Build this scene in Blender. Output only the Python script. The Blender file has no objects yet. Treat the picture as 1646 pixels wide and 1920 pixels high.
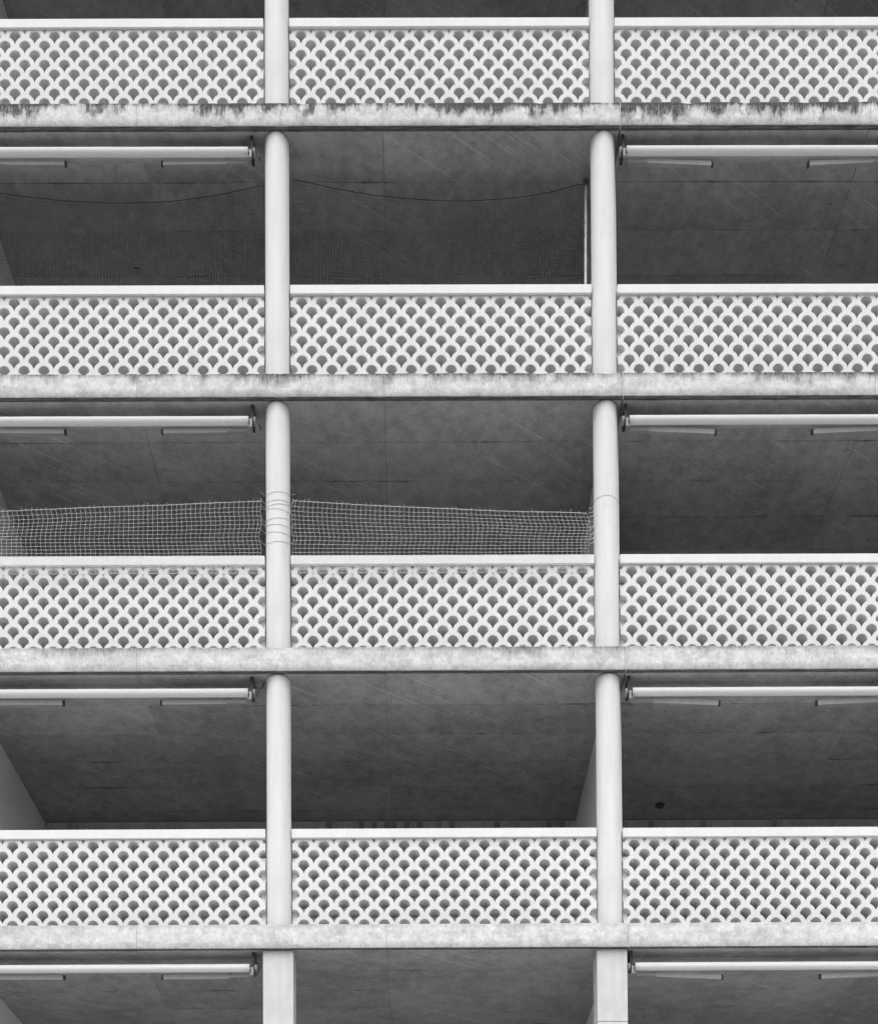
import bpy, bmesh, math, random
from mathutils import Vector, Matrix, geometry, noise as mnoise

random.seed(7)
scene = bpy.context.scene
C = scene.collection
Z0 = 16.45            # height above the ground of the underside of the topmost visible slab edge
P = 3.0318            # storey height
BAY = 3.6

# ------------------------------------------------------------------ camera
cam_d = bpy.data.cameras.new('camera')
cam = bpy.data.objects.new('camera', cam_d)
C.objects.link(cam)
cam_d.sensor_fit = 'HORIZONTAL'
cam_d.sensor_width = 36.0
cam_d.lens = 2300.0 / 1646.0 * 36.0
cam_d.shift_x = (823.0 - 794.104) / 1646.0
cam_d.shift_y = (2721.36 - 960.0) / 1646.0      # shift lens: verticals stay upright
cam_d.clip_start = 0.1
cam_d.clip_end = 3000.0
pitch, yaw, roll = 0.02595, -0.00304, -0.00587
base = Matrix(((1, 0, 0), (0, 0, -1), (0, 1, 0)))
rot = Matrix.Rotation(yaw, 3, 'Z') @ base @ Matrix.Rotation(pitch, 3, 'X') @ Matrix.Rotation(roll, 3, 'Z')
cam.matrix_world = Matrix.Translation((-0.30361, -13.0238, Z0 - 14.84073)) @ rot.to_4x4()
scene.camera = cam

# ------------------------------------------------------------------ sky, sun, exposure
SUN_EL, SUN_AZ = math.radians(62), math.radians(6)     # azimuth: how far left of the facade normal
world = bpy.data.worlds.new('World')
scene.world = world
world.use_nodes = True
nt = world.node_tree
nt.nodes.clear()
sky = nt.nodes.new('ShaderNodeTexSky')
sky.sky_type = 'NISHITA'
sky.sun_disc = False
sky.sun_elevation = SUN_EL
sky.sun_rotation = math.pi + SUN_AZ
sky.air_density = 2.0
sky.dust_density = 6.0
sky.ozone_density = 1.0
bw = nt.nodes.new('ShaderNodeRGBToBW')                   # an even grey overcast
bg = nt.nodes.new('ShaderNodeBackground')
bg.inputs['Strength'].default_value = 0.12
wo = nt.nodes.new('ShaderNodeOutputWorld')
nt.links.new(sky.outputs['Color'], bw.inputs['Color'])
nt.links.new(bw.outputs['Val'], bg.inputs['Color'])
nt.links.new(bg.outputs['Background'], wo.inputs['Surface'])

sun_d = bpy.data.lights.new('sun', 'SUN')
sun_d.energy = 0.6
sun_d.angle = math.radians(70)
sun = bpy.data.objects.new('sun', sun_d)
C.objects.link(sun)
to_sun = Vector((-math.sin(SUN_AZ) * math.cos(SUN_EL), -math.cos(SUN_AZ) * math.cos(SUN_EL), math.sin(SUN_EL)))
sun.rotation_euler = to_sun.to_track_quat('Z', 'Y').to_euler()
sun.location = (-20, -40, 60)

scene.view_settings.view_transform = 'Standard'
scene.view_settings.look = 'None'
scene.view_settings.gamma = 1.0
scene.view_settings.exposure = 0.71
scene.view_settings.use_curve_mapping = False
scene.render.engine = 'CYCLES'
scene.cycles.max_bounces = 10
scene.cycles.diffuse_bounces = 7
scene.cycles.use_denoising = True

# ------------------------------------------------------------------ material helpers
def new_mat(name):
    m = bpy.data.materials.new(name)
    m.use_nodes = True
    n = m.node_tree
    n.nodes.clear()
    out = n.nodes.new('ShaderNodeOutputMaterial')
    b = n.nodes.new('ShaderNodeBsdfPrincipled')
    b.inputs['Roughness'].default_value = 0.85
    b.inputs['Specular IOR Level'].default_value = 0.25
    n.links.new(b.outputs['BSDF'], out.inputs['Surface'])
    return m, n, b

class G:
    """tiny node-graph helper; every method returns a socket"""
    def __init__(s, n):
        s.n = n
        s.tc = n.nodes.new('ShaderNodeTexCoord')
    def coord(s, kind='Object'):
        return s.tc.outputs[kind]
    def mapping(s, v, scale=(1, 1, 1), loc=(0, 0, 0), rot=(0, 0, 0)):
        m = s.n.nodes.new('ShaderNodeMapping')
        m.inputs['Scale'].default_value = scale
        m.inputs['Location'].default_value = loc
        m.inputs['Rotation'].default_value = rot
        s.n.links.new(v, m.inputs['Vector'])
        return m.outputs['Vector']
    def noise(s, v, scale=1.0, detail=4.0, rough=0.55, w=None):
        t = s.n.nodes.new('ShaderNodeTexNoise')
        if w is not None:
            t.noise_dimensions = '4D'
            t.inputs['W'].default_value = w
        t.inputs['Scale'].default_value = scale
        t.inputs['Detail'].default_value = detail
        t.inputs['Roughness'].default_value = rough
        s.n.links.new(v, t.inputs['Vector'])
        return t.outputs['Fac']
    def rng(s, v, a, b, c=0.0, d=1.0, smooth=True):
        r = s.n.nodes.new('ShaderNodeMapRange')
        r.interpolation_type = 'SMOOTHSTEP' if smooth else 'LINEAR'
        r.clamp = True
        for i, k in enumerate((a, b, c, d)):
            if hasattr(k, 'links'):
                s.n.links.new(k, r.inputs[i + 1])
            else:
                r.inputs[i + 1].default_value = k
        s.n.links.new(v, r.inputs[0])
        return r.outputs[0]
    def math(s, op, a, b=0.0):
        m = s.n.nodes.new('ShaderNodeMath')
        m.operation = op
        for i, k in enumerate((a, b)):
            if hasattr(k, 'links'):
                s.n.links.new(k, m.inputs[i])
            else:
                m.inputs[i].default_value = k
        return m.outputs[0]
    def lerp(s, f, a, b):
        m = s.n.nodes.new('ShaderNodeMix')
        m.data_type = 'FLOAT'
        for i, k in ((0, f), (2, a), (3, b)):
            if hasattr(k, 'links'):
                s.n.links.new(k, m.inputs[i])
            else:
                m.inputs[i].default_value = k
        return m.outputs[0]
    def xyz(s, v):
        x = s.n.nodes.new('ShaderNodeSeparateXYZ')
        s.n.links.new(v, x.inputs[0])
        return x.outputs
    def grey(s, b, val):
        c = s.n.nodes.new('ShaderNodeCombineColor')
        for i in range(3):
            s.n.links.new(val, c.inputs[i])
        s.n.links.new(c.outputs[0], b.inputs['Base Color'])
    def bump(s, b, h, strength=0.3, dist=0.01):
        k = s.n.nodes.new('ShaderNodeBump')
        k.inputs['Strength'].default_value = strength
        k.inputs['Distance'].default_value = dist
        s.n.links.new(h, k.inputs['Height'])
        s.n.links.new(k.outputs['Normal'], b.inputs['Normal'])
    def rand(s):
        o = s.n.nodes.new('ShaderNodeObjectInfo')
        return o.outputs['Random']

def mat_plain(name, lo, hi, scale=6.0, rough=0.85, bump=0.1, spec=0.25, metal=0.0, vstreak=False):
    m, n, b = new_mat(name)
    g = G(n)
    v = g.coord()
    a = g.noise(v, scale, 5, 0.6)
    if vstreak:
        s = g.noise(g.mapping(v, (9, 9, 0.7)), 1.6, 5, 0.65)
        a = g.lerp(0.5, a, s)
    g.grey(b, g.rng(a, 0.3, 0.7, lo, hi))
    b.inputs['Roughness'].default_value = rough
    b.inputs['Specular IOR Level'].default_value = spec
    b.inputs['Metallic'].default_value = metal
    if bump:
        g.bump(b, g.noise(v, 60, 4, 0.6), bump, 0.004)
    return m

M_white = mat_plain('white_painted_concrete', 0.72, 0.79, 3.0, 0.8, 0.12, vstreak=True)
M_reveal_shade = mat_plain('shade_toned_reveal', 0.66, 0.73, 8.0, 0.9, 0.1)  # darker than the face: shade inside the openings put into the colour
M_column = mat_plain('white_column_paint', 0.70, 0.81, 2.0, 0.75, 0.08, vstreak=True)
M_cap = mat_plain('white_cap_paint', 0.77, 0.84, 4.0, 0.75, 0.06, vstreak=True)
M_pier = mat_plain('pale_pier_concrete', 0.56, 0.70, 5.0, 0.85, 0.15, vstreak=True)
M_wall = mat_plain('party_wall_render', 0.80, 0.85, 1.5, 0.9, 0.15)
M_floor = mat_plain('gallery_floor', 0.15, 0.20, 2.0, 0.9, 0.1)
M_fabric = mat_plain('awning_canvas', 0.80, 0.85, 30.0, 0.6, 0.03)
M_alu = mat_plain('powder_coated_arm', 0.27, 0.32, 8.0, 0.5, 0.02, 0.4)
M_dark = mat_plain('dark_fitting', 0.03, 0.05, 12.0, 0.55, 0.05, 0.4)
M_grey = mat_plain('grey_fitting', 0.30, 0.38, 12.0, 0.5, 0.05, 0.4)
M_pole = mat_plain('white_pole_paint', 0.78, 0.84, 5.0, 0.5, 0.0, 0.4)
M_darknet = mat_plain('dark_twine', 0.10, 0.14, 12.0, 0.9, 0.0)
M_white_tie = mat_plain('white_cord', 0.75, 0.82, 12.0, 0.8, 0.0)
M_rope = mat_plain('black_rope', 0.02, 0.035, 12.0, 0.9, 0.0)
M_whitenet = mat_plain('white_twine', 0.70, 0.80, 12.0, 0.8, 0.0)
M_wire = mat_plain('grey_tie_wire', 0.46, 0.54, 20.0, 0.6, 0.0)

def mat_soffit():
    m, n, b = new_mat('board_marked_soffit')
    g = G(n)
    v = g.coord()
    raw = v
    oi = n.nodes.new('ShaderNodeObjectInfo')
    va = n.nodes.new('ShaderNodeVectorMath'); va.operation = 'MULTIPLY_ADD'      # every slab its own marks
    n.links.new(oi.outputs['Location'], va.inputs[0])
    va.inputs[1].default_value = (7.3, 5.1, 3.77)
    n.links.new(raw, va.inputs[2])
    vc = n.nodes.new('ShaderNodeVectorMath'); vc.operation = 'MULTIPLY_ADD'
    cz = n.nodes.new('ShaderNodeCombineXYZ')
    lz = g.math('MULTIPLY', g.xyz(oi.outputs['Location'])[2], 4.37)
    n.links.new(lz, cz.inputs[0]); n.links.new(lz, cz.inputs[1])
    vc.inputs[1].default_value = (1, 1, 1)
    n.links.new(va.outputs[0], vc.inputs[0]); n.links.new(cz.outputs[0], vc.inputs[2])
    v = vc.outputs[0]
    big = g.noise(v, 0.9, 5, 0.6)
    mid = g.noise(g.mapping(v, (1.2, 1.2, 1)), 5.5, 9, 0.72, 3.1)
    fine = g.noise(v, 55, 6, 0.75)
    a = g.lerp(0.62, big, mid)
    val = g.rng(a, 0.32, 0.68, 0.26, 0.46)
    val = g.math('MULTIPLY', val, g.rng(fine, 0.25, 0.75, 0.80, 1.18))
    # dark water stains
    st = g.rng(g.noise(g.mapping(v, (1.4, 2.6, 1)), 2.1, 7, 0.7, 8.4), 0.60, 0.74)
    val = g.math('MULTIPLY', val, g.lerp(st, 1.0, 0.62))
    # dark seepage along the board joints
    ox = g.xyz(raw)
    yy = g.math('SUBTRACT', ox[1], 0.595)
    yd = g.math('ABSOLUTE', g.math('SUBTRACT', yy, g.math('MULTIPLY', g.math('ROUND', g.math('DIVIDE', yy, 0.5425)), 0.5425)))
    wob = g.noise(v, 22, 5, 0.7, 2.2)
    jw = g.math('MULTIPLY', g.rng(g.noise(g.mapping(v, (1.0, 0.9, 1)), 1.3, 4, 0.6, 6.1), 0.50, 0.72), g.rng(wob, 0.35, 0.7, 0.012, 0.042))
    js = g.rng(g.math('SUBTRACT', jw, yd), -0.004, 0.010)
    val = g.math('MULTIPLY', val, g.lerp(js, 1.0, 0.55))
    # small dark pits
    pit = g.rng(g.noise(v, 17, 2, 0.5, 5.5), 0.70, 0.76)
    val = g.math('MULTIPLY', val, g.lerp(pit, 1.0, 0.55))
    # pale diagonal streaks, long and thin
    sv = g.mapping(g.mapping(v, rot=(0, 0, math.radians(-32))), (0.40, 30, 1))
    sc = g.rng(g.noise(sv, 1.35, 3, 0.55, 1.7), 0.57, 0.70)
    msk = g.rng(g.noise(v, 0.8, 2, 0.5, 9.2), 0.34, 0.60)
    sc = g.math('MULTIPLY', sc, msk)
    val = g.math('ADD', val, g.math('MULTIPLY', sc, 0.125))
    # every board its own tone
    val = g.math('MULTIPLY', val, g.rng(g.rand(), 0, 1, 0.90, 1.10, False))
    g.grey(b, val)
    g.bump(b, fine, 0.25, 0.004)
    return m
M_soffit = mat_soffit()

def mat_edge(k, drip, grime, w):
    """cast slab edge: pale concrete, water-run streaks hanging from its top arris, specks"""
    m, n, b = new_mat('stained_slab_edge')
    g = G(n)
    v = g.coord()
    z = g.math('DIVIDE', g.xyz(v)[2], 0.26)                       # 0 at the lower arris, 1 at the top
    down = g.math('SUBTRACT', 1.0, z)
    big = g.noise(g.mapping(v, (0.7, 1, 1.2)), 1.1, 4, 0.65, w)
    mid = g.noise(g.mapping(v, (6.0, 2, 2.0)), 1.3, 6, 0.72, w + 2)
    thin = g.noise(g.mapping(v, (62.0, 4, 4.0)), 1.3, 7, 0.8, w + 5)
    mott = g.noise(v, 9.0, 8, 0.72, w + 1)
    fine = g.noise(g.mapping(v, (1.0, 1, 0.45)), 62.0, 5, 0.8, w + 3)
    speck = g.noise(g.mapping(v, (1.0, 1, 0.55)), 48, 4, 0.7, w + 7)
    base_v = g.rng(g.lerp(0.35, mott, g.noise(v, 26, 6, 0.75, w + 31)), 0.32, 0.66, 0.50, 0.86)
    base_v = g.math('MULTIPLY', base_v, g.rng(fine, 0.3, 0.7, 0.86, 1.08))
    patch = g.rng(g.noise(g.mapping(v, (2.2, 1, 3.0)), 1.7, 2, 0.4, w + 11), 0.56, 0.60)
    base_v = g.math('MULTIPLY', base_v, g.lerp(patch, 1.0, 0.88))
    # how far the dirt hangs down, varying along the slab
    reach = g.math('ADD', g.rng(big, 0.34, 0.66, 0.04 * drip, 0.44 * drip),
                   g.math('ADD', g.rng(mid, 0.30, 0.72, -0.20 * drip, 0.36 * drip), g.rng(thin, 0.25, 0.8, -0.05 * drip, 0.07 * drip)))
    edge = g.math('SUBTRACT', reach, down)
    run = g.math('POWER', g.rng(edge, -0.26, 0.44), 1.2)
    dens = g.math('MULTIPLY', g.rng(thin, 0.30, 0.65, 0.55, 1.0), g.rng(fine, 0.25, 0.65, 0.60, 1.0))
    f = g.math('MULTIPLY', g.math('MULTIPLY', run, dens), grime)
    crust = g.math('MULTIPLY', g.rng(g.math('ADD', down, g.rng(mid, 0.3, 0.7, -0.10, 0.10)), 0.26, 0.0), g.rng(fine, 0.30, 0.66, 0.05, 0.9))
    f = g.math('MINIMUM', g.math('ADD', g.math('MULTIPLY', f, 1.35), g.math('MULTIPLY', crust, 0.25 + 0.5 * max(0.0, grime - 0.4))), 1.0)
    val = g.lerp(f, base_v, 0.05)
    # long single runs
    lng = g.math('MULTIPLY', g.rng(g.noise(g.mapping(v, (17, 2, 0.25)), 1.0, 3, 0.6, w + 21), 0.66, 0.76), g.rng(down, 0.95, 0.25))
    val = g.lerp(g.math('MULTIPLY', lng, 0.42 * grime), val, 0.16)
    # hairline shuttering seams
    for x0 in (-3.31, -0.627, 4.715):
        dx = g.math('ABSOLUTE', g.math('SUBTRACT', g.math('ADD', g.xyz(v)[0], g.rng(thin, 0.2, 0.8, -0.004, 0.004)), x0))
        val = g.lerp(g.math('MULTIPLY', g.rng(dx, 0.006, 0.001), g.rng(mott, 0.35, 0.6, 0.2, 0.7)), val, 0.22)
    # pocked specks
    sp = g.rng(speck, 0.56, 0.70)
    spz = g.rng(mott, 0.40, 0.60)
    val = g.lerp(g.math('MULTIPLY', g.math('MULTIPLY', sp, spz), 0.75 * grime), val, 0.14)
    g.grey(b, val)
    g.bump(b, g.math('ADD', mott, g.math('MULTIPLY', speck, 0.5)), 0.5, 0.006)
    return m

def mat_drip():
    m, n, b = new_mat('grimy_drip_strip')
    g = G(n)
    v = g.coord()
    a = g.noise(g.mapping(v, (2.4, 30, 1)), 2.0, 6, 0.7)
    g.grey(b, g.rng(a, 0.36, 0.66, 0.05, 0.20))
    g.bump(b, g.noise(v, 50, 4, 0.7), 0.5, 0.006)
    return m
M_drip = mat_drip()

def mat_tile():
    m, n, b = new_mat('glazed_wall_tile')
    g = G(n)
    r = g.rand()
    dark = g.rng(r, 0.86, 0.90)
    tone = g.lerp(dark, g.rng(r, 0.0, 0.86, 0.56, 0.70, False), 0.34)
    g.grey(b, g.math('MULTIPLY', tone, g.rng(g.noise(g.coord(), 30, 3), 0.3, 0.7, 0.85, 1.1)))
    b.inputs['Roughness'].default_value = 0.45
    return m
M_tile = mat_tile()
M_grout = mat_plain('tile_grout', 0.76, 0.82, 14.0, 0.95, 0.1)

def mat_ground(name, lo, hi, sc):
    m, n, b = new_mat(name)
    g = G(n)
    v = g.coord()
    a = g.lerp(0.5, g.noise(v, sc, 5, 0.6), g.noise(v, sc * 0.08, 4, 0.55, 4.0))
    g.grey(b, g.rng(a, 0.3, 0.7, lo, hi))
    g.bump(b, g.noise(v, 30, 3), 0.3, 0.01)
    return m
M_bounce = mat_ground('bounce_paving', 0.52, 0.60, 2.0)
M_asphalt = mat_ground('asphalt', 0.045, 0.065, 2.0)

# ------------------------------------------------------------------ mesh helpers
def link(name, me, parent=None, loc=None):
    o = bpy.data.objects.new(name, me)
    C.objects.link(o)
    if parent is not None:
        o.parent = parent
    if loc is not None:
        o.location = loc
    return o

def tag(o, label=None, cat=None, group=None, kind=None):
    if label: o['label'] = label; o['kind'] = kind or 'thing'
    if cat: o['category'] = cat
    if group: o['group'] = group
    if kind: o['kind'] = kind
    return o

def empty(name, loc):
    o = bpy.data.objects.new(name, None)
    C.objects.link(o)
    o.empty_display_size = 0.1
    o.location = loc
    return o

def dup(root, loc, mirror=False):
    """copy of a thing with copies of its parts and sub-parts"""
    r = root.copy()
    C.objects.link(r)
    r.location = loc
    for ch in list(root.children):
        c = ch.copy()
        C.objects.link(c)
        c.parent = r
        for s in list(ch.children):
            d = s.copy()
            C.objects.link(d)
            d.parent = c
    return r

class MB:
    def __init__(s):
        s.v, s.f, s.m, s.sm = [], [], [], []
    def quadface(s, pts, mat=0, smooth=False):
        i = len(s.v)
        s.v += [tuple(p) for p in pts]
        s.f.append(tuple(range(i, i + len(pts))))
        s.m.append(mat); s.sm.append(smooth)
    def box(s, x0, x1, y0, y1, z0, z1, mat=0, bev=0.0):
        if bev <= 0:
            i = len(s.v)
            s.v += [(x, y, z) for x in (x0, x1) for y in (y0, y1) for z in (z0, z1)]
            for q in ((0, 1, 3, 2), (4, 6, 7, 5), (0, 4, 5, 1), (2, 3, 7, 6), (0, 2, 6, 4), (1, 5, 7, 3)):
                s.f.append(tuple(i + k for k in q)); s.m.append(mat); s.sm.append(False)
            return
        bm = bmesh.new()
        bmesh.ops.create_cube(bm, size=1)
        for w in bm.verts:
            w.co = ((x0 + x1) / 2 + w.co.x * (x1 - x0), (y0 + y1) / 2 + w.co.y * (y1 - y0), (z0 + z1) / 2 + w.co.z * (z1 - z0))
        bmesh.ops.bevel(bm, geom=bm.edges[:], offset=bev, segments=2, affect='EDGES', profile=0.5)
        s.add_bm(bm, mat)
    def add_bm(s, bm, mat=0, smooth=False):
        i = len(s.v)
        bm.verts.index_update()
        s.v += [tuple(w.co) for w in bm.verts]
        for f in bm.faces:
            s.f.append(tuple(i + w.index for w in f.verts)); s.m.append(mat); s.sm.append(smooth)
        bm.free()
    def tube(s, pts, r, n=3, mat=0, smooth=True, caps=True):
        pts = [Vector(p) for p in pts]
        i0 = len(s.v)
        up = Vector((0.137, 0.911, 0.331)).normalized()
        for k, p in enumerate(pts):
            t = (pts[min(k + 1, len(pts) - 1)] - pts[max(k - 1, 0)])
            t = t.normalized() if t.length > 1e-9 else Vector((1, 0, 0))
            a = t.cross(up)
            if a.length < 1e-4:
                a = t.cross(Vector((1, 0, 0)))
            a.normalize()
            b2 = t.cross(a)
            rr = r[k] if isinstance(r, (list, tuple)) else r
            for j in range(n):
                th = 2 * math.pi * j / n
                s.v.append(tuple(p + a * (rr * math.cos(th)) + b2 * (rr * math.sin(th))))
        for k in range(len(pts) - 1):
            for j in range(n):
                a0, b0 = i0 + k * n + j, i0 + k * n + (j + 1) % n
                s.f.append((a0, b0, b0 + n, a0 + n)); s.m.append(mat); s.sm.append(smooth)
        if caps:
            s.f.append(tuple(i0 + j for j in range(n))); s.m.append(mat); s.sm.append(False)
            e = i0 + (len(pts) - 1) * n
            s.f.append(tuple(e + j for j in reversed(range(n)))); s.m.append(mat); s.sm.append(False)
    def mesh(s, name, mats):
        me = bpy.data.meshes.new(name)
        me.from_pydata(s.v, [], s.f)
        for m in (mats if isinstance(mats, (list, tuple)) else [mats]):
            me.materials.append(m)
        me.polygons.foreach_set('material_index', s.m)
        me.polygons.foreach_set('use_smooth', s.sm)
        me.update()
        bm = bmesh.new(); bm.from_mesh(me)
        bmesh.ops.recalc_face_normals(bm, faces=bm.faces)
        bm.to_mesh(me); bm.free()
        return me
    def build(s, name, mats, parent=None, loc=None):
        return link(name, s.mesh(name, mats), parent, loc)

def nz(x, y=0.0, z=0.0):
    return mnoise.noise(Vector((x, y, z)))

# ------------------------------------------------------------------ ground
def sheet(name, x0, x1, y0, y1, z, mat):
    b = MB()
    b.quadface([(x0, y0, z), (x1, y0, z), (x1, y1, z), (x0, y1, z)])
    o = b.build(name, mat)
    tag(o, kind='structure')
    return o
sheet('ground', -900, 900, -900, 900, 0.0, M_asphalt)
sheet('bounce_pavement', -60, 60, -9.5, 6, 0.004, M_bounce)  # unseen pale strip, added and sized to bounce light up the facade

# ------------------------------------------------------------------ floor slabs
SECT = (('left', -5.62, 1.9715), ('right', 1.9805, 9.2))
XCUT = {'left': (-5.6, -3.31, -0.627, 1.9715), 'right': (1.9805, 4.715, 7.4, 9.18)}
YCUT = (0.062, 0.593, 1.14, 1.685, 2.215, 2.756, 3.02)
SLAB_WORD = {-1: 'above the top edge of the picture', 0: 'under the top row of parapets', 1: 'under the second row of parapets',
             2: 'under the third row of parapets', 3: 'under the bottom row of parapets', 4: 'below the bottom edge of the picture'}
STAIN_WORD = {-1: 'grey', 0: 'heavily blackened', 1: 'streaked', 2: 'lightly streaked', 3: 'almost clean', 4: 'plain'}
STAIN = {-1: (1.0, 0.9), 0: (1.45, 1.0), 1: (0.90, 0.80), 2: (0.72, 0.66), 3: (0.55, 0.42), 4: (0.4, 0.4)}

def make_slab(k, side, x0, x1):
    b = MB()
    n = max(8, int((x1 - x0) / 0.035))
    seed = k * 17.3 + (5 if side == 'right' else 0)
    rings = []
    rough = {0: 1.0, 1: 0.9, 2: 0.5, 3: 0.4}.get(k, 0.5)
    for i in range(n + 1):
        x = x0 + (x1 - x0) * i / n
        chip = max(0.0, nz(x * 3.1, seed, 2.0) - 0.18) * 0.030 * rough + abs(nz(x * 14, seed, 9.0)) * 0.006 * rough
        low = max(0.0, nz(x * 4.3, seed, 5.0) - 0.25) * 0.012 * rough + abs(nz(x * 11, seed, 3.0)) * 0.003 * rough
        wob = lambda z: nz(x * 1.7, seed, z * 9) * 0.0035
        ring = [(0.045, low * 0.4 + 0.001), (0.006 + low, 0.000 + abs(nz(x * 9, seed)) * 0.002), (wob(0.02), 0.006 + low), (wob(0.09), 0.09), (wob(0.17), 0.17),
                (wob(0.24) + chip * 0.2, 0.247 - chip * 0.6), (0.007 + chip, 0.26 - chip * 0.25), (0.05 + chip, 0.26), (3.3, 0.26), (3.3, 0.016), (0.047, 0.016)]
        rings.append([(x, y, z) for y, z in ring])
    m = len(rings[0])
    mats = [1, 0, 0, 0, 0, 0, 2, 2, 2, 1, 1]
    i0 = len(b.v)
    for r in rings:
        b.v += r
    for i in range(n):
        for j in range(m):
            a = i0 + i * m + j
            c = i0 + i * m + (j + 1) % m
            b.f.append((a, c, c + m, a + m)); b.m.append(mats[j]); b.sm.append(j in (2, 3, 4))
    b.f.append(tuple(i0 + j for j in range(m))); b.m.append(0); b.sm.append(False)
    b.f.append(tuple(i0 + n * m + j for j in reversed(range(m)))); b.m.append(0); b.sm.append(False)
    d, gm = STAIN[k]
    edge = mat_edge(k, d, gm, 3.7 * k + (1.3 if side == 'right' else 0.0))
    o = b.build('floor_slab', [edge, M_drip, M_floor], None, (0, 0, Z0 - k * P))
    tag(o, '%s slab edge %s, %s of the joint' % (STAIN_WORD[k], SLAB_WORD[k], side), 'concrete slab', 'floor slabs of the facade')
    xs = XCUT[side]
    for i in range(len(xs) - 1):
        for j in range(len(YCUT) - 1):
            s = MB()
            gx, gy = (0.0022 if k < 2 else 0.0014), (0.0016 if k < 2 else 0.0008) + 0.0012 * random.random()
            jx = [random.uniform(-0.002, 0.002) for _ in range(4)]
            dz = random.uniform(-0.0015, 0.0015)
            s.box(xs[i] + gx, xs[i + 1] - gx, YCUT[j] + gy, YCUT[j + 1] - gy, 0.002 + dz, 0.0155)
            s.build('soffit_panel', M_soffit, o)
    return o

M_seal = mat_plain('joint_mortar', 0.60, 0.74, 14.0, 0.9, 0.3)
slabs = {}
for k in range(-1, 5):
    for side, x0, x1 in SECT:
        slabs[(k, side)] = make_slab(k, side, x0, x1)
        if side == 'right':
            b = MB()
            for q in range(12):
                za, zb = 0.004 + q * 0.021, 0.004 + (q + 1) * 0.021
                f = lambda z: 0.004 + 0.006 * nz(z * 30, k * 3.3)
                b.quadface([(1.9722, f(za), za), (1.9798, f(za), za), (1.9798, f(zb), zb), (1.9722, f(zb), zb)])
            b.quadface([(1.9722, f(0.256), 0.256), (1.9798, f(0.256), 0.256), (1.9798, 0.06, 0.256), (1.9722, 0.06, 0.256)])
            b.quadface([(1.9722, 0.005, 0.004), (1.9798, 0.005, 0.004), (1.9798, 0.06, 0.004), (1.9722, 0.06, 0.004)])
            b.build('joint_filler', M_seal, slabs[(k, side)])

# ------------------------------------------------------------------ walls behind the galleries
STOREY = {-1: 'top', 0: 'second', 1: 'third', 2: 'fourth', 3: 'lowest'}     # storey hanging under slab k
def storey_word(k):
    return {-1: 'top storey', 0: 'second storey', 1: 'third storey', 2: 'fourth storey', 3: 'lowest storey'}[k]
def wall_box(name, x0, x1, y0, y1, z0, z1, mat, label, group):
    b = MB()
    b.box(x0, x1, y0, y1, z0, z1)
    o = b.build(name, mat)
    o.data.transform(Matrix.Translation((-x0, -y0, -z0)))
    o.location = (x0, y0, z0)
    return tag(o, label, 'wall', group)
for k in range(-1, 4):
    top = Z0 - k * P
    bot = Z0 - (k + 1) * P + 0.262
    for side, x0, x1 in (('left', -5.20, 1.81), ('right', 1.99, 9.0)):
        w = wall_box('back_wall', x0, x1, 3.024, 3.2, bot, top - 0.001, M_grout if k == 2 else M_wall,
                     'rear wall of the %s gallery, %s of the joint%s' % (storey_word(k), side, ', with square tiles' if k == 2 else ''), 'rear walls of the galleries')
        if k == 2:
            tm = MB()
            tm.box(-0.0405, 0.0405, -0.006, 0.0, -0.092, 0.0, 0, 0.0015)
            tme = tm.mesh('tile', M_tile)
            nx = int((x1 - x0 - 0.01) / 0.0858)
            for r in range(2):
                for i in range(nx):
                    t = link('tile', tme, w)
                    t.location = (0.05 + i * 0.0858, -0.0005, (top - bot) - 0.012 - r * 0.098)
                    t.rotation_euler = (random.uniform(-0.006, 0.006), 0, random.uniform(-0.006, 0.006))
    wall_box('party_wall', -5.38, -5.22, 0.33, 3.02, bot, top - 0.001, M_wall, 'grey party wall at the far left end of the %s gallery' % storey_word(k), 'party walls between the flats')
    wall_box('party_wall', 1.812, 1.969, 0.33, 3.02, bot, top - 0.001, M_wall, 'party wall behind the right-hand column in the %s gallery' % storey_word(k), 'party walls between the flats')
    wall_box('party_wall', 9.0, 9.16, 0.33, 3.02, bot, top - 0.001, M_wall, 'party wall beyond the right picture edge in the %s gallery' % storey_word(k), 'party walls between the flats')
wall_box('base_wall', -5.4, 9.16, 2.6, 3.0, 0.0, Z0 - 4 * P - 0.001, M_wall, 'plain wall of the ground floor below the picture', 'rear walls of the galleries')

# ------------------------------------------------------------------ round columns and square piers
def make_column_mesh():
    b = MB()
    n = 64
    R = 0.1325
    h0, h1 = 0.2625, P - 0.0005
    zs = [h0, h0 + 0.02] + [h0 + (h1 - h0) * i / 10 for i in range(1, 10)] + [h1 - 0.02, h1]
    i0 = 0
    for z in zs:
        for j in range(n):
            th = 2 * math.pi * j / n
            r = R + 0.0012 * nz(math.cos(th) * 2, math.sin(th) * 2, z * 0.7)
            b.v.append((r * math.cos(th), r * math.sin(th), z))
    for i in range(len(zs) - 1):
        for j in range(n):
            a, c = i * n + j, i * n + (j + 1) % n
            b.f.append((a, c, c + n, a + n)); b.m.append(0); b.sm.append(True)
    b.f.append(tuple(reversed(range(n)))); b.m.append(0); b.sm.append(False)
    e = (len(zs) - 1) * n
    b.f.append(tuple(e + j for j in range(n))); b.m.append(0); b.sm.append(False)
    return b.mesh('column', M_column)
col_me = make_column_mesh()
COLX = {-5.4: 'just past the left picture edge', -1.8: 'on the left', 1.8: 'on the right', 5.4: 'just past the right picture edge'}
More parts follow.
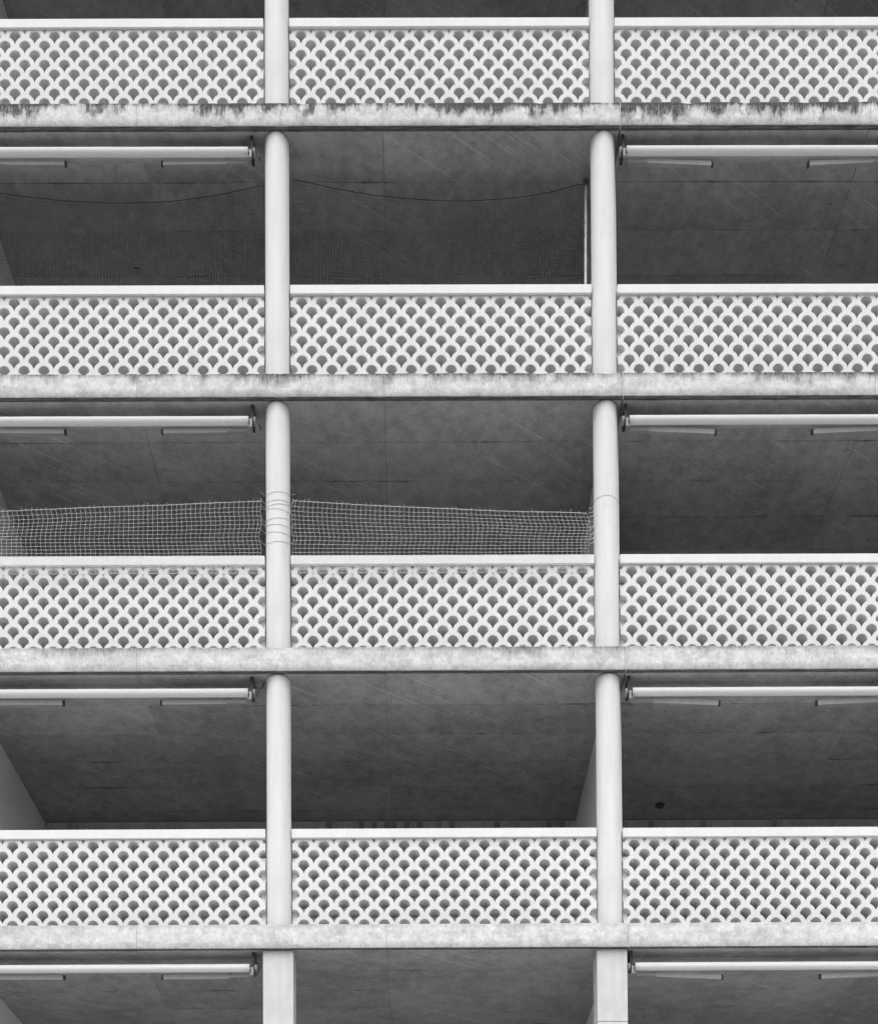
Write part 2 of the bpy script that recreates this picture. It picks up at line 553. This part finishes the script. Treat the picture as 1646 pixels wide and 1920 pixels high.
for k in range(-1, 3):
    for x, word in COLX.items():
        o = link('column', col_me, None, (x, 0.1815, Z0 - (k + 1) * P))
        tag(o, 'white column %s, %s, %s' % (word, storey_word(k),
            {-1: 'cut by the top picture edge', 0: 'beside the dark sagging net', 1: 'beside the white net', 2: 'standing above the square piers'}[k]), 'column', 'round columns of the facade')
pier_b = MB()
pier_b.box(-0.163, 0.163, 0.053, 0.36, 0.26, P - 0.002, 0, 0.004)
pier_me = pier_b.mesh('pier', M_pier)
low_b = MB()
low_b.box(-0.163, 0.163, 0.053, 0.36, 0.26, 2.235, 0, 0.004)
low_b.box(-0.163, 0.163, 0.053, 0.36, 2.243, P - 0.002, 0, 0.004)
low_b.box(-0.150, 0.150, 0.063, 0.35, 2.23, 2.25, 0)
low_me = low_b.mesh('pier', M_pier)
for x, word in COLX.items():
    o = link('pier', low_me if x == 1.8 else pier_me, None, (x, 0, Z0 - 4 * P))
    if x == 1.8:
        o.data = low_me
    tag(o, 'pale square concrete pier %s%s' % ({-1.8: 'on the left under the lowest slab', 1.8: 'on the right with a thin groove near the bottom edge'}.get(x, word), ' of the lowest storey' if abs(x) > 3 else ''), 'pier', 'square piers of the lowest storey')

# ------------------------------------------------------------------ parapets with a fish-scale relief panel under a cap
PT = 0.2185
RI = 0.276 * PT
RO = 0.5125 * PT
HW = 1.655                      # half the panel width
ZC1 = 1.189                     # height of the first row of scales
ZT = ZC1 + 0.348 * PT           # flat top of the panel
ZB = 0.262                      # bottom, on the slab
SOFT = 5.0                      # the crowns are rounded over more than the lower edges
YF, YB = 0.15, 0.34             # face of the relief, back of the openings

def half_hole_arc(cx, cz, off, n1=9, n2=7):
    """right half of one opening from its crown to its lower tip; off > 0 widens it"""
    ri, ro = RI + off * SOFT, RO - off
    dx, dz = PT / 2, -PT / 2
    d2 = dx * dx + dz * dz
    d = math.sqrt(d2)
    a = (ri * ri - ro * ro + d2) / (2 * d)
    h = math.sqrt(max(ri * ri - a * a, 0))
    ux, uz = dx / d, dz / d
    # crossing of the circle with the neighbouring disc: the upper one
    px, pz = a * ux - h * uz * -1, a * uz + h * ux
    px, pz = a * ux + h * (-uz), a * uz + h * ux
    th1 = math.atan2(pz, px)
    pts = []
    for i in range(n1):
        th = math.pi / 2 + (th1 - math.pi / 2) * i / (n1 - 1)
        pts.append((cx + ri * math.cos(th), cz + ri * math.sin(th)))
    ph1 = math.atan2(pz - dz, px - dx)
    tz = dz + math.sqrt(ro * ro - dx * dx)
    ph2 = math.atan2(tz - dz, -dx)
    for i in range(1, n2):
        ph = ph1 + (ph2 - ph1) * i / (n2 - 1)
        pts.append((cx + dx + ro * math.cos(ph), cz + dz + ro * math.sin(ph)))
    return pts

def full_hole(cx, cz, off):
    r = half_hole_arc(cx, cz, off)
    l = [(2 * cx - x, z) for x, z in reversed(r[1:-1])]
    return r + l

def cut_hole(cx, cz, off, zmin):
    """opening of the lowest row: stands on the slab"""
    r = half_hole_arc(cx, cz, off)
    out = []
    for i, (x, z) in enumerate(r):
        if z < zmin:
            x0, z0 = r[i - 1]
            t = (zmin - z0) / (z - z0)
            x = x0 + (x - x0) * t
            z = zmin
            out.append((x, z))
        else:
            out.append((x, z))
    # keep the count constant: points past the cut run along the sill towards the axis
    k = [i for i, (x, z) in enumerate(out) if z <= zmin + 1e-9]
    if k:
        xa = out[k[0]][0]
        m = len(k)
        for q, i in enumerate(k):
            out[i] = (cx + (xa - cx) * (1 - q / max(m, 1)), zmin)
    r = out
    l = [(2 * cx - x, z) for x, z in reversed(r[1:])]
    return r + l

def outline(off):
    """outer edge of the relief, counter-clockwise seen from the front, scalloped along the top, with half openings at both ends"""
    hw, zt, zb = HW - off, ZT - off, ZB
    ro = RO - off
    pts = []
    # right side going up, then along the top to the left, left side going down
    def side(sgn):
        res = []
        for row in range(9, 0, -1):
            zc = ZC1 - (row - 1) * PT / 2
            if row % 2 == 0:
                cxx = 7 * PT + PT / 2                 # axis of the half opening, a little outside the edge
                r = half_hole_arc(cxx, zc, off)
                left = [(2 * cxx - x, z) for x, z in r]   # crown -> tip along the left half
                # crossing with the end of the panel on the crown and on the lower arc
                ri = RI + off * SOFT
                e = hw
                dxe = cxx - e
                if dxe < 0:
                    # panel reaches past the axis: begin on the right half of the crown
                    ztop = zc + math.sqrt(ri * ri - dxe * dxe)
                    lower_z = zc - PT / 2 + math.sqrt(max(ro * ro - (PT / 2 + dxe) ** 2, 0))
                    seq = [(e, ztop)] + left
                    seq = seq + [(e, lower_z)]
                else:
                    # panel stops short of the axis
                    ztop = zc + math.sqrt(ri * ri - dxe * dxe)
                    seq = [(e, ztop)] + [q for q in left if q[0] < e - 1e-6]
                    zlow = zc - PT / 2 + math.sqrt(max(ro * ro - (PT / 2 - dxe) ** 2, 0))
                    seq.append((e, zlow))
                res += list(reversed(seq))
        return res
    right = side(1)
    pts.append((hw, zb))
    pts += right
    pts.append((hw, zt - 0.183 * PT))
    # top: from right to left over 15 scales
    dxf = math.sqrt(ro * ro - (zt - ZC1) ** 2)
    for i in range(7, -8, -1):
        c = i * PT
        segs = 4
        th_n = math.asin(min(1.0, math.sqrt(max(ro * ro - PT * PT / 4, 1e-8)) / ro))
        th_f = math.acos(dxf / ro)
        if i < 7 or True:
            for q in range(segs + 1):
                th = th_n + (th_f - th_n) * q / segs
                x = c + ro * math.cos(th)
                z = ZC1 + ro * math.sin(th)
                pts.append((min(x, hw), z))
        for q in range(segs + 1):
            th = math.pi - th_f + (th_f - th_n) * q / segs
            x = c + ro * math.cos(th)
            z = ZC1 + ro * math.sin(th)
            if q == segs and i > -7:
                continue
            pts.append((max(x, -hw), z))
    pts.append((-hw, zt - 0.183 * PT))
    pts += [(-x, z) for x, z in reversed(right)]
    pts.append((-hw, zb))
    return pts

def make_panel_mesh():
    BV = 0.0014
    loops = []                        # (front ring, edge ring)
    loops.append((outline(BV), outline(0.0)))
    for row in range(1, 10):
        zc = ZC1 - (row - 1) * PT / 2
        xs = [i * PT for i in range(-7, 8)] if row % 2 else [(i + 0.5) * PT for i in range(-7, 7)]
        for cx in xs:
            if row == 9:
                loops.append((cut_hole(cx, zc, BV, ZB + 0.012), cut_hole(cx, zc, 0.0, ZB + 0.016)))
            else:
                loops.append((full_hole(cx, zc, BV), full_hole(cx, zc, 0.0)))
    # the flat left between the outer edge and the openings
    def cdt(w):
        verts2, edges2 = [], []
        for lp in loops:
            i = len(verts2)
            verts2.extend(Vector(p) for p in lp[w])
            edges2.extend((i + q, i + (q + 1) % len(lp[w])) for q in range(len(lp[w])))
        return geometry.delaunay_2d_cdt(verts2, edges2, [], 2, 1e-7)[:3]
    def inside(poly, x, z):
        c = False
        j = len(poly) - 1
        for i in range(len(poly)):
            xi, zi = poly[i]; xj, zj = poly[j]
            if (zi > z) != (zj > z) and x < (xj - xi) * (z - zi) / (zj - zi) + xi:
                c = not c
            j = i
        return c
    def keep(vo, fo, w):
        holes = []
        for lp in loops[1:]:
            xs = [p[0] for p in lp[w]]; zz = [p[1] for p in lp[w]]
            holes.append((min(xs), max(xs), min(zz), max(zz), lp[w]))
        for f in fo:
            x = sum(vo[q].x for q in f) / len(f)
            z = sum(vo[q].y for q in f) / len(f)
            if any(x0 <= x <= x1 and z0 <= z <= z1 and inside(pl, x, z) for x0, x1, z0, z1, pl in holes):
                continue
            if inside(loops[0][w], x, z):
                yield f
    b = MB()
    vo, eo, fo = cdt(0)
    b.v = [(p.x, YF, p.y) for p in vo]
    for f in keep(vo, fo, 0):
        b.f.append(tuple(f)); b.m.append(0); b.sm.append(False)
    for fr, ed in loops:
        n = len(fr)
        i = len(b.v)
        steps = [(1 - math.sin(q * math.pi / 8), 1 - math.cos(q * math.pi / 8)) for q in range(5)]
        for w, dep in steps:
            b.v += [(fx * w + ex * (1 - w), YF + 0.0075 * dep, fz * w + ez * (1 - w)) for (fx, fz), (ex, ez) in zip(fr, ed)]
        b.v += [(x, YB, z) for x, z in ed]
        for r in range(5):
            for q in range(n):
                a, c = i + r * n + q, i + r * n + (q + 1) % n
                b.f.append((a, c, c + n, a + n)); b.m.append(1 if r == 4 and fr is not loops[0][0] else 0); b.sm.append(True)
    # rear face of the pierced screen
    i = len(b.v)
    vo2, eo2, fo2 = cdt(1)
    b.v += [(p.x, YB, p.y) for p in vo2]
    for f in keep(vo2, fo2, 1):
        b.f.append(tuple(i + q for q in f)); b.m.append(0); b.sm.append(False)
    # boxes added behind the notches so they look shaded under the cap
    for i in range(-8, 8):
        c = (i + 0.5) * PT
        xa, xb = max(c - 0.195 * PT, -HW + 0.001), min(c + 0.195 * PT, HW - 0.001)
        b.box(xa, xb, YF + 0.052, YB - 0.002, ZC1 + 0.08 * PT, ZT - 0.0005, 1)
    # webs that close the half openings at both ends
    for s in (-1, 1):
        b.box(min(s * 1.598, s * (HW - 0.0008)), max(s * 1.598, s * (HW - 0.0008)), YF + 0.064, YB - 0.001, ZB, ZC1 - 0.1, 0)
    me = bpy.data.meshes.new('relief_panel')
    me.from_pydata(b.v, [], b.f)
    me.materials.append(M_white)
    me.materials.append(M_reveal_shade)
    me.polygons.foreach_set('material_index', b.m)
    me.polygons.foreach_set('use_smooth', b.sm)
    bm = bmesh.new(); bm.from_mesh(me)
    bmesh.ops.remove_doubles(bm, verts=bm.verts, dist=1e-5)
    bmesh.ops.recalc_face_normals(bm, faces=bm.faces)
    for e in bm.edges:
        if len(e.link_faces) == 2 and e.calc_face_angle(0) > math.radians(38):
            e.smooth = False
    bm.to_mesh(me); bm.free()
    return me

panel_me = make_panel_mesh()
cap_b = MB()
cap_b.box(-1.657, 1.657, 0.1245, 0.42, 1.2665, 1.365, 0, 0.004)
cap_me = cap_b.mesh('cap_rail', M_cap)
ROWW = {0: 'top row', 1: 'second row', 2: 'third row', 3: 'bottom row'}
BAYW = {-1: 'left bay', 0: 'middle bay', 1: 'right bay', 2: 'bay beyond the right picture edge'}
for k in range(4):
    for bay in (-1, 0, 1, 2):
        t = empty('parapet', (bay * BAY, 0, Z0 - k * P))
        tag(t, 'white fish-scale parapet in the %s, %s' % (BAYW[bay], ROWW[k]), 'parapet', 'fish-scale parapets between the columns')
        link('relief_panel', panel_me, t, (0, 0, 0))
        c = link('cap_rail', cap_me, t, (0, random.uniform(-0.003, 0.003), random.uniform(-0.003, 0.003)))
        c.rotation_euler = (0, random.uniform(-0.0009, 0.0009), 0)

# ------------------------------------------------------------------ folding-arm awnings rolled up under the slabs
def make_awning(lever, droop=0.006):
    """built for the left bay: the detailed end is the right one (towards the column)"""
    t = empty('awning', (0, 0, 0))
    XL, XR = -1.49, 1.49
    b = MB()
    xs = [XL + (XR - XL) * i / 40 for i in range(41)]
    pts = [(x, 0.12 + 0.0012 * nz(x * 2.3, 1), -0.165 + 0.0015 * nz(x * 1.9, 4)) for x in xs]
    b.tube(pts, [0.0422 + 0.0007 * nz(x * 5.0, 8) for x in xs], 28)
    roll = b.build('fabric_roll', M_fabric, t)
    b = MB()
    b.box(XL - 0.02, XR + 0.02, 0.215, 0.250, -0.150, -0.115, 0, 0.003)
    b.build('support_bar', M_grey, t)
    for s in (-1, 1):
        # folded arm: short length to the end fitting, knuckle, long length lying inwards
        b = MB()
        b.box(min(s * 1.275, s * 1.47), max(s * 1.275, s * 1.47), 0.155, 0.190, -0.248, -0.212, 0, 0.004)
        arm = b.build('arm', M_alu, t)
        b = MB()
        a, c = s * 0.545, s * 1.250
        for f in ((0.150, 0.192),):
            n = 6
            i0 = len(b.v)
            for i in range(n + 1):
                x = a + (c - a) * i / n
                drop = droop * (1 - i / n)
                for y, z in ((f[0], -0.264 - drop), (f[1], -0.264 - drop), (f[1], -0.213 - drop), (f[0], -0.213 - drop)):
                    b.v.append((x, y, z))
            for i in range(n):
                for j in range(4):
                    p, q = i0 + i * 4 + j, i0 + i * 4 + (j + 1) % 4
                    b.f.append((p, q, q + 4, p + 4)); b.m.append(0); b.sm.append(False)
            b.f.append((i0, i0 + 1, i0 + 2, i0 + 3)); b.m.append(0); b.sm.append(False)
            e = i0 + n * 4
            b.f.append((e, e + 1, e + 2, e + 3)); b.m.append(0); b.sm.append(False)
        b.build('forearm', M_alu, arm)
        b = MB()
        b.tube([(s * 1.262, 0.173, -0.257), (s * 1.262, 0.173, -0.206)], 0.025, 14)
        b.build('knuckle', M_alu, arm)
        b = MB()
        b.tube([(s * 0.538, 0.173, -0.257 - droop), (s * 0.538, 0.173, -0.212 - droop)], 0.020, 12)
        b.build('elbow', M_dark, arm)
        # end fitting: dark hollow cheek, light bracket, round cover, hanger up to the slab
        b = MB()
        b.tube([(s * 1.492, 0.12, -0.165), (s * 1.520, 0.12, -0.165)], 0.030, 20)
        b.box(min(s * 1.515, s * 1.545), max(s * 1.515, s * 1.545), 0.10, 0.25, -0.185, 0.0)
        br = b.build('bracket', M_dark, t)
        b = MB()
        b.tube([(s * 1.545, 0.125, -0.168), (s * 1.568, 0.125, -0.168)], [0.043, 0.040], 20)
        b.box(min(s * 1.505, s * 1.530), max(s * 1.505, s * 1.530), 0.085, 0.110, -0.245, -0.165, 0, 0.003)
        b.box(min(s * 1.478, s * 1.530), max(s * 1.478, s * 1.530), 0.086, 0.105, -0.186, -0.176, 0, 0.002)
        b.box(min(s * 1.485, s * 1.530), max(s * 1.485, s * 1.530), 0.086, 0.112, -0.252, -0.242, 0, 0.002)
        b.build('cover_plate', M_grey, br)
        b = MB()
        b.box(min(s * 1.50, s * 1.56), max(s * 1.50, s * 1.56), 0.13, 0.22, -0.012, -0.001, 0, 0.002)
        b.build('hanger_plate', M_grey, br)
        if s == lever:
            b = MB()
            b.tube([(s * 1.570, 0.10, -0.10), (s * 1.585, 0.095, -0.16), (s * 1.615, 0.09, -0.25), (s * 1.622, 0.09, -0.285)], [0.007, 0.009, 0.011, 0.008], 8)
            b.build('crank_lever', M_dark, t)
        elif lever == 2 * s:
            b = MB()
            b.tube([(s * 1.560, 0.11, -0.10), (s * 1.600, 0.10, -0.13), (s * 1.640, 0.12, -0.11), (s * 1.66, 0.15, -0.03)], 0.006, 6)
            b.tube([(s * 1.555, 0.10, -0.08), (s * 1.590, 0.09, -0.17), (s * 1.565, 0.09, -0.25), (s * 1.545, 0.1, -0.275)], 0.007, 6)
            b.tube([(s * 1.53, 0.09, -0.27), (s * 1.585, 0.09, -0.225), (s * 1.61, 0.10, -0.15)], 0.006, 6)
            b.build('cable', M_dark, t)
    return t

protoA = make_awning(1)     # with the black crank lever
protoB = make_awning(2)     # with tangled cables
protoC = make_awning(0, 0.030)     # bare end
UNDER = {0: 'under the topmost visible slab', 1: 'under the second slab', 2: 'under the third slab', 3: 'under the lowest slab'}
used = set()
def place_awning(proto, loc, label):
    if proto.name in used:
        o = dup(proto, loc)
    else:
        o = proto; o.location = loc; used.add(proto.name)
    tag(o, label, 'awning', 'rolled-up awnings under the slabs')
    return o
for k in range(4):
    zz = Z0 - k * P
    lft = protoA if k < 2 else protoB
    o = place_awning(lft, (BAY * -1 + (0.0, 0.0, -0.012, 0.0)[k], 0, zz),
                 'rolled-up awning %s, left bay, %s' % (UNDER[k], 'with black crank lever' if k < 2 else 'with tangled cables'))
    o.rotation_euler = (0, (0.0012, 0.0006, 0, 0)[k], 0)
    o = place_awning(protoC, (3.545 + (0.0, 0.0, 0.004, 0.0)[k], 0, zz - (0, 0.004, 0.006, 0.002)[k]),
                 'rolled-up awning %s, right bay, plain end at the column' % UNDER[k])
    o.rotation_euler = (0, (0.0008, 0.0002, -0.0004, 0)[k], 0)

# ------------------------------------------------------------------ nets
def interp(ctrl, x):
    if x <= ctrl[0][0]: return ctrl[0][1]
    for (a, za), (b_, zb) in zip(ctrl, ctrl[1:]):
        if x <= b_:
            t = (x - a) / (b_ - a)
            return za + (zb - za) * t
    return ctrl[-1][1]
def smooth_interp(ctrl, x, h=0.12):
    return sum(interp(ctrl, x + d * h) for d in (-1, -0.5, 0, 0.5, 1)) / 5.0

def net_mesh(x0, x1, px, rows, pos, r, rh):
    """a knotted mesh: strands across and down, each a thin round thread"""
    b = MB()
    nx = max(2, int(round((x1 - x0) / px)))
    grid = [[pos(x0 + (x1 - x0) * i / nx, j, i) for j in range(rows + 1)] for i in range(nx + 1)]
    for i in range(nx + 1):
        b.tube(grid[i], r, 3, caps=False)
    for j in range(rows + 1):
        b.tube([grid[i][j] for i in range(nx + 1)], rh, 3, caps=False)
    return b, grid

# dark net in the second storey, sagging between column, wall and pole
YN = 0.45
def shift_z(z): return z + (YN - 0.2) * 0.985
TOPR = [(-1.652, -.3535), (-1.21, -.464), (-.7376, -.5503), (-.147, -.6066), (.2665, -.6199), (.7986, -.591), (1.272, -.5194), (1.61, -.411)]
TOPL = [(-5.18, -.470), (-4.869, -.5269), (-4.279, -.6013), (-3.689, -.6332), (-3.099, -.6227), (-2.509, -.5455), (-1.948, -.4195)]
for ctrl, word in ((TOPL, 'left'), (TOPR, 'middle')):
    x0, x1 = ctrl[0][0], ctrl[-1][0]
    t = empty('safety_net', ((x0 + x1) / 2, YN, Z0 - P + 1.3))
    ox = t.location
    rows = 38
    def pos(x, j, i, ctrl=ctrl):
        zt = shift_z(smooth_interp(ctrl, x))
        zb = -P + 1.25
        f = j / rows
        z = zt + (zb - zt) * f
        xx = x + 0.010 * nz(x * 2.2, f * 3, 1.0) + 0.004 * nz(x * 30, f * 25, 3.0)
        yy = YN + 0.03 * math.sin(f * math.pi) * (0.5 + nz(x * 0.8, 2.0)) + 0.004 * nz(x * 20, f * 20)
        return (xx - ox.x, yy - ox.y, Z0 + z - ox.z + 0.004 * nz(x * 25, f * 30, 7.0))
    b, grid = net_mesh(x0, x1, 0.0345, rows, pos, 0.0018, 0.0014)
    b.build('net_mesh', M_darknet, t)
    b = MB()
    b.tube([g[0] for g in grid], 0.0032, 5)
    b.build('head_rope', M_rope, t)
    tag(t, 'dark sagging safety net behind the second row parapet, %s bay' % word, 'net', 'safety nets in the galleries')

# white pole carrying the dark net at the right-hand column
pt = empty('net_pole', (1.645, YN + 0.02, Z0 - P + 0.262))
def S(z): return Z0 + z - pt.location.z
b = MB()
zt = -.344 + (YN + 0.02 - 0.25) * 0.985
b.tube([(0, 0, 0.0), (-0.004, 0, S(-1.5)), (0.012, 0, S(zt))], 0.0145, 10)
b.build('shaft', M_pole, pt)
b = MB()
for q in range(26):
    a = q * 2.4
    rr = 0.02 + 0.012 * random.random()
    b.tube([(0.012 + rr * math.cos(a), rr * math.sin(a), S(zt) - 0.02 - 0.05 * random.random()),
            (0.012 + rr * math.cos(a + 1.2), rr * math.sin(a + 1.2), S(zt) + 0.022 * random.random()),
            (0.012 + rr * math.cos(a + 2.4), rr * math.sin(a + 2.4), S(zt) - 0.05 * random.random())], 0.004, 4)
b.build('knot', M_darknet, pt)
b = MB()
for z in (-.61, -.75, -.93, -1.16, -1.40):
    zc = S(z)
    b.tube([(0.014 * math.cos(a), 0.014 * math.sin(a), zc + 0.025 * math.cos(a)) for a in [math.pi * 2 * i / 12 for i in range(13)]], 0.0017, 4)
for q in range(6):
    o1 = 0.03 + 0.01 * q
    b.tube([(0.012, 0, S(zt) - 0.01), (0.02 + o1 * 0.4, -0.005, S(zt) - 0.35), (0.02 + o1 * 0.5, 0, S(zt) - 0.9), (0.01 + o1 * 0.4, 0, 0.95)], 0.0035, 4)
b.build('lashing', M_darknet, pt)
tag(pt, 'thin white pole lashed to the dark net beside the right-hand column', 'pole')

# white net in the third storey, hung in front of the cap rails
YW = 0.105
W_R = [(-1.66, -4.108), (-.90, -4.160), (-.169, -4.196), (.994, -4.2475), (1.63, -4.268)]
W_L = [(-5.16, -4.235), (-4.817, -4.221), (-3.946, -4.183), (-3.075, -4.156), (-1.955, -4.116)]
cap_top = -2 * P + 1.364
for ctrl, word in ((W_L, 'left'), (W_R, 'middle')):
    x0, x1 = ctrl[0][0], ctrl[-1][0]
    t = empty('safety_net', ((x0 + x1) / 2, YW, Z0 - 2 * P + 1.15))
    ox = t.location
    rows = 18
    zbot = -2 * P + 1.150
    phase = 1.0 if word == 'left' else 4.0
    def pos(x, j, i, ctrl=ctrl, x0=x0, x1=x1, phase=phase):
        zt_ = interp(ctrl, x) + 0.008
        if j <= 12:
            f = j / 12.0
            z = zt_ + (cap_top + 0.016 - zt_) * (f ** 0.86)
            out = 0.016 * math.sin(f * 3.0) + 0.012 * nz(x * 1.1, f * 2, phase)
            skew = 0.026 * nz(x * 0.45, f * 3.1, phase) + 0.012 * math.sin(f * 7 + phase + x * 0.4)
        else:
            f = (j - 12) / 6.0
            z = cap_top + 0.016 + (zbot - cap_top - 0.016) * f
            out = 0.004 + 0.006 * math.sin(f * 3.1) + 0.004 * nz(x * 3, f * 2, phase)
            skew = 0.026 * nz(x * 0.45, 3.1, phase) + 0.012 * math.sin(7 + phase + x * 0.4) + 0.010 * nz(x * 2, f * 2, 9)
        # pulled in towards the columns at the ties
        e = min(x - x0, x1 - x)
        pull = 0.045 * math.exp(-e / 0.07) * (0.6 + 0.6 * nz(j * 0.9, phase, x0))
        sgn = 1 if x - x0 < x1 - x else -1
        return (x + skew + sgn * pull - ox.x, YW - out - ox.y, Z0 + z + 0.003 * nz(x * 18, j * 1.3, phase) - ox.z)
    b, grid = net_mesh(x0, x1, 0.0525, rows, pos, 0.0014, 0.0014)
    b.build('net_mesh', M_whitenet, t)
    b = MB()
    b.tube([g[0] for g in grid], 0.0026, 5)
    b.build('head_rope', M_whitenet, t)
    b = MB()
    b.tube([g[-1] for g in grid], 0.0022, 5)
    b.build('foot_rope', M_whitenet, t)
    # loose cut ends sticking up from the head rope
    b = MB()
    for g in grid[::1]:
        if random.random() < 0.55:
            p = Vector(g[0])
            b.tube([p, p + Vector((random.uniform(-0.012, 0.012), 0, random.uniform(0.015, 0.035)))], 0.0016, 3)
    tag(b.build('loose_end', M_whitenet, t), kind='stuff')
    # ties that hold the foot of the net between the scales
    c0 = -BAY if word == 'left' else 0.0
    for i in range(-7, 7):
        if random.random() < 0.72:
            xx = c0 + (i + 0.5) * PT + random.uniform(-0.012, 0.012)
            zz = Z0 - 2 * P + ZC1 - 0.002 + random.uniform(-0.008, 0.006)
            bb = MB()
            bm = bmesh.new()
            bmesh.ops.create_icosphere(bm, subdivisions=1, radius=0.011)
            for w in bm.verts:
                w.co = Vector((w.co.x * 1.0, w.co.y * 1.0, w.co.z * 1.5)) + Vector((xx - ox.x, 0.142 - ox.y, zz - ox.z)) + Vector((random.uniform(-.003, .003),) * 3)
            bb.add_bm(bm)
            bb.tube([(xx - ox.x, 0.14 - ox.y, zz - ox.z), (xx + 0.008 - ox.x, 0.125 - ox.y, zz - ox.z - 0.03)], 0.0022, 4)
            bb.build('tie', M_white_tie, t)
    # wires from the net round the column
    xc, yc = (-1.8, 0.1815)
    rad = 0.1345
    if word == 'left':
        wires = [(-4.055, 0.030, 0.05), (-4.100, -0.010, 0.00), (-4.150, -0.02, 0.02), (-4.195, 0.015, -0.03), (-4.290, -0.03, 0.00), (-4.405, 0.04, 0.02), (-4.425, -0.02, -0.05), (-4.575, 0.0, 0.02)]
        for z, tl, tr in wires:
            bb = MB()
            arc = []
            for q in range(25):
                a = math.pi * (1.0 + q / 24.0)
                f = q / 24.0
                zz = z - 0.035 * math.sin(math.pi * f) + tl * (1 - f) + tr * f + 0.03 * (abs(f - 0.5) * 2) ** 3
                arc.append((xc + rad * math.cos(a) - ox.x, yc + rad * math.sin(a) - ox.y, Z0 + zz - ox.z))
            ends = [(arc[0][0] - 0.06, arc[0][1] - 0.06, arc[0][2] + random.uniform(-0.04, 0.03))]
            ende = [(arc[-1][0] + 0.06, arc[-1][1] - 0.06, arc[-1][2] + random.uniform(-0.05, 0.02))]
            bb.tube(ends + arc + ende, 0.0016, 4)
            bb.build('wire', M_wire, t)
    else:
        bb = MB()
        arc = []
        for q in range(25):
            a = math.pi * (1.0 + q / 24.0)
            arc.append((1.8 + rad * math.cos(a) - ox.x, yc + rad * math.sin(a) - ox.y, Z0 - 4.095 - 0.01 * q / 24 - ox.z))
        bb.tube(arc, 0.0016, 4)
        bb.build('wire', M_wire, t)
        bb = MB()
        for q in range(9):
            z1 = -4.20 - 0.05 * q
            bb.tube([(1.60 - ox.x, YW - ox.y, Z0 + z1 - ox.z), (1.655 - ox.x, 0.11 - ox.y, Z0 + z1 + 0.05 * random.random() - ox.z), (1.672 - ox.x, 0.15 - ox.y, Z0 + z1 + 0.08 - ox.z)], 0.002, 4)
        bb.build('lashing', M_whitenet, t)
    tag(t, 'white knotted safety net hung before the third row parapet, %s bay' % word, 'net', 'safety nets in the galleries')

# ------------------------------------------------------------------ small fittings on the soffits
b = MB()
b.tube([(0, 0, 0.0), (0, 0, -0.02)], [0.062, 0.054], 24)
o = b.build('ceiling_lamp', M_dark, None, (2.859, 2.665, Z0 - 2 * P))
tag(o, 'unlit dark round ceiling lamp in the fourth storey, right bay', 'ceiling lamp')
b = MB()
b.tube([(0, 0, 0), (0.002, 0, -0.07)], 0.006, 6)
b.tube([(-0.045, 0, -0.012), (0.045, 0, -0.008)], 0.007, 6)
o = b.build('ceiling_hook', M_dark, None, (-3.66, 1.56, Z0))
tag(o, 'small dark T-shaped ceiling hook behind the dark net, left bay', 'ceiling hook')
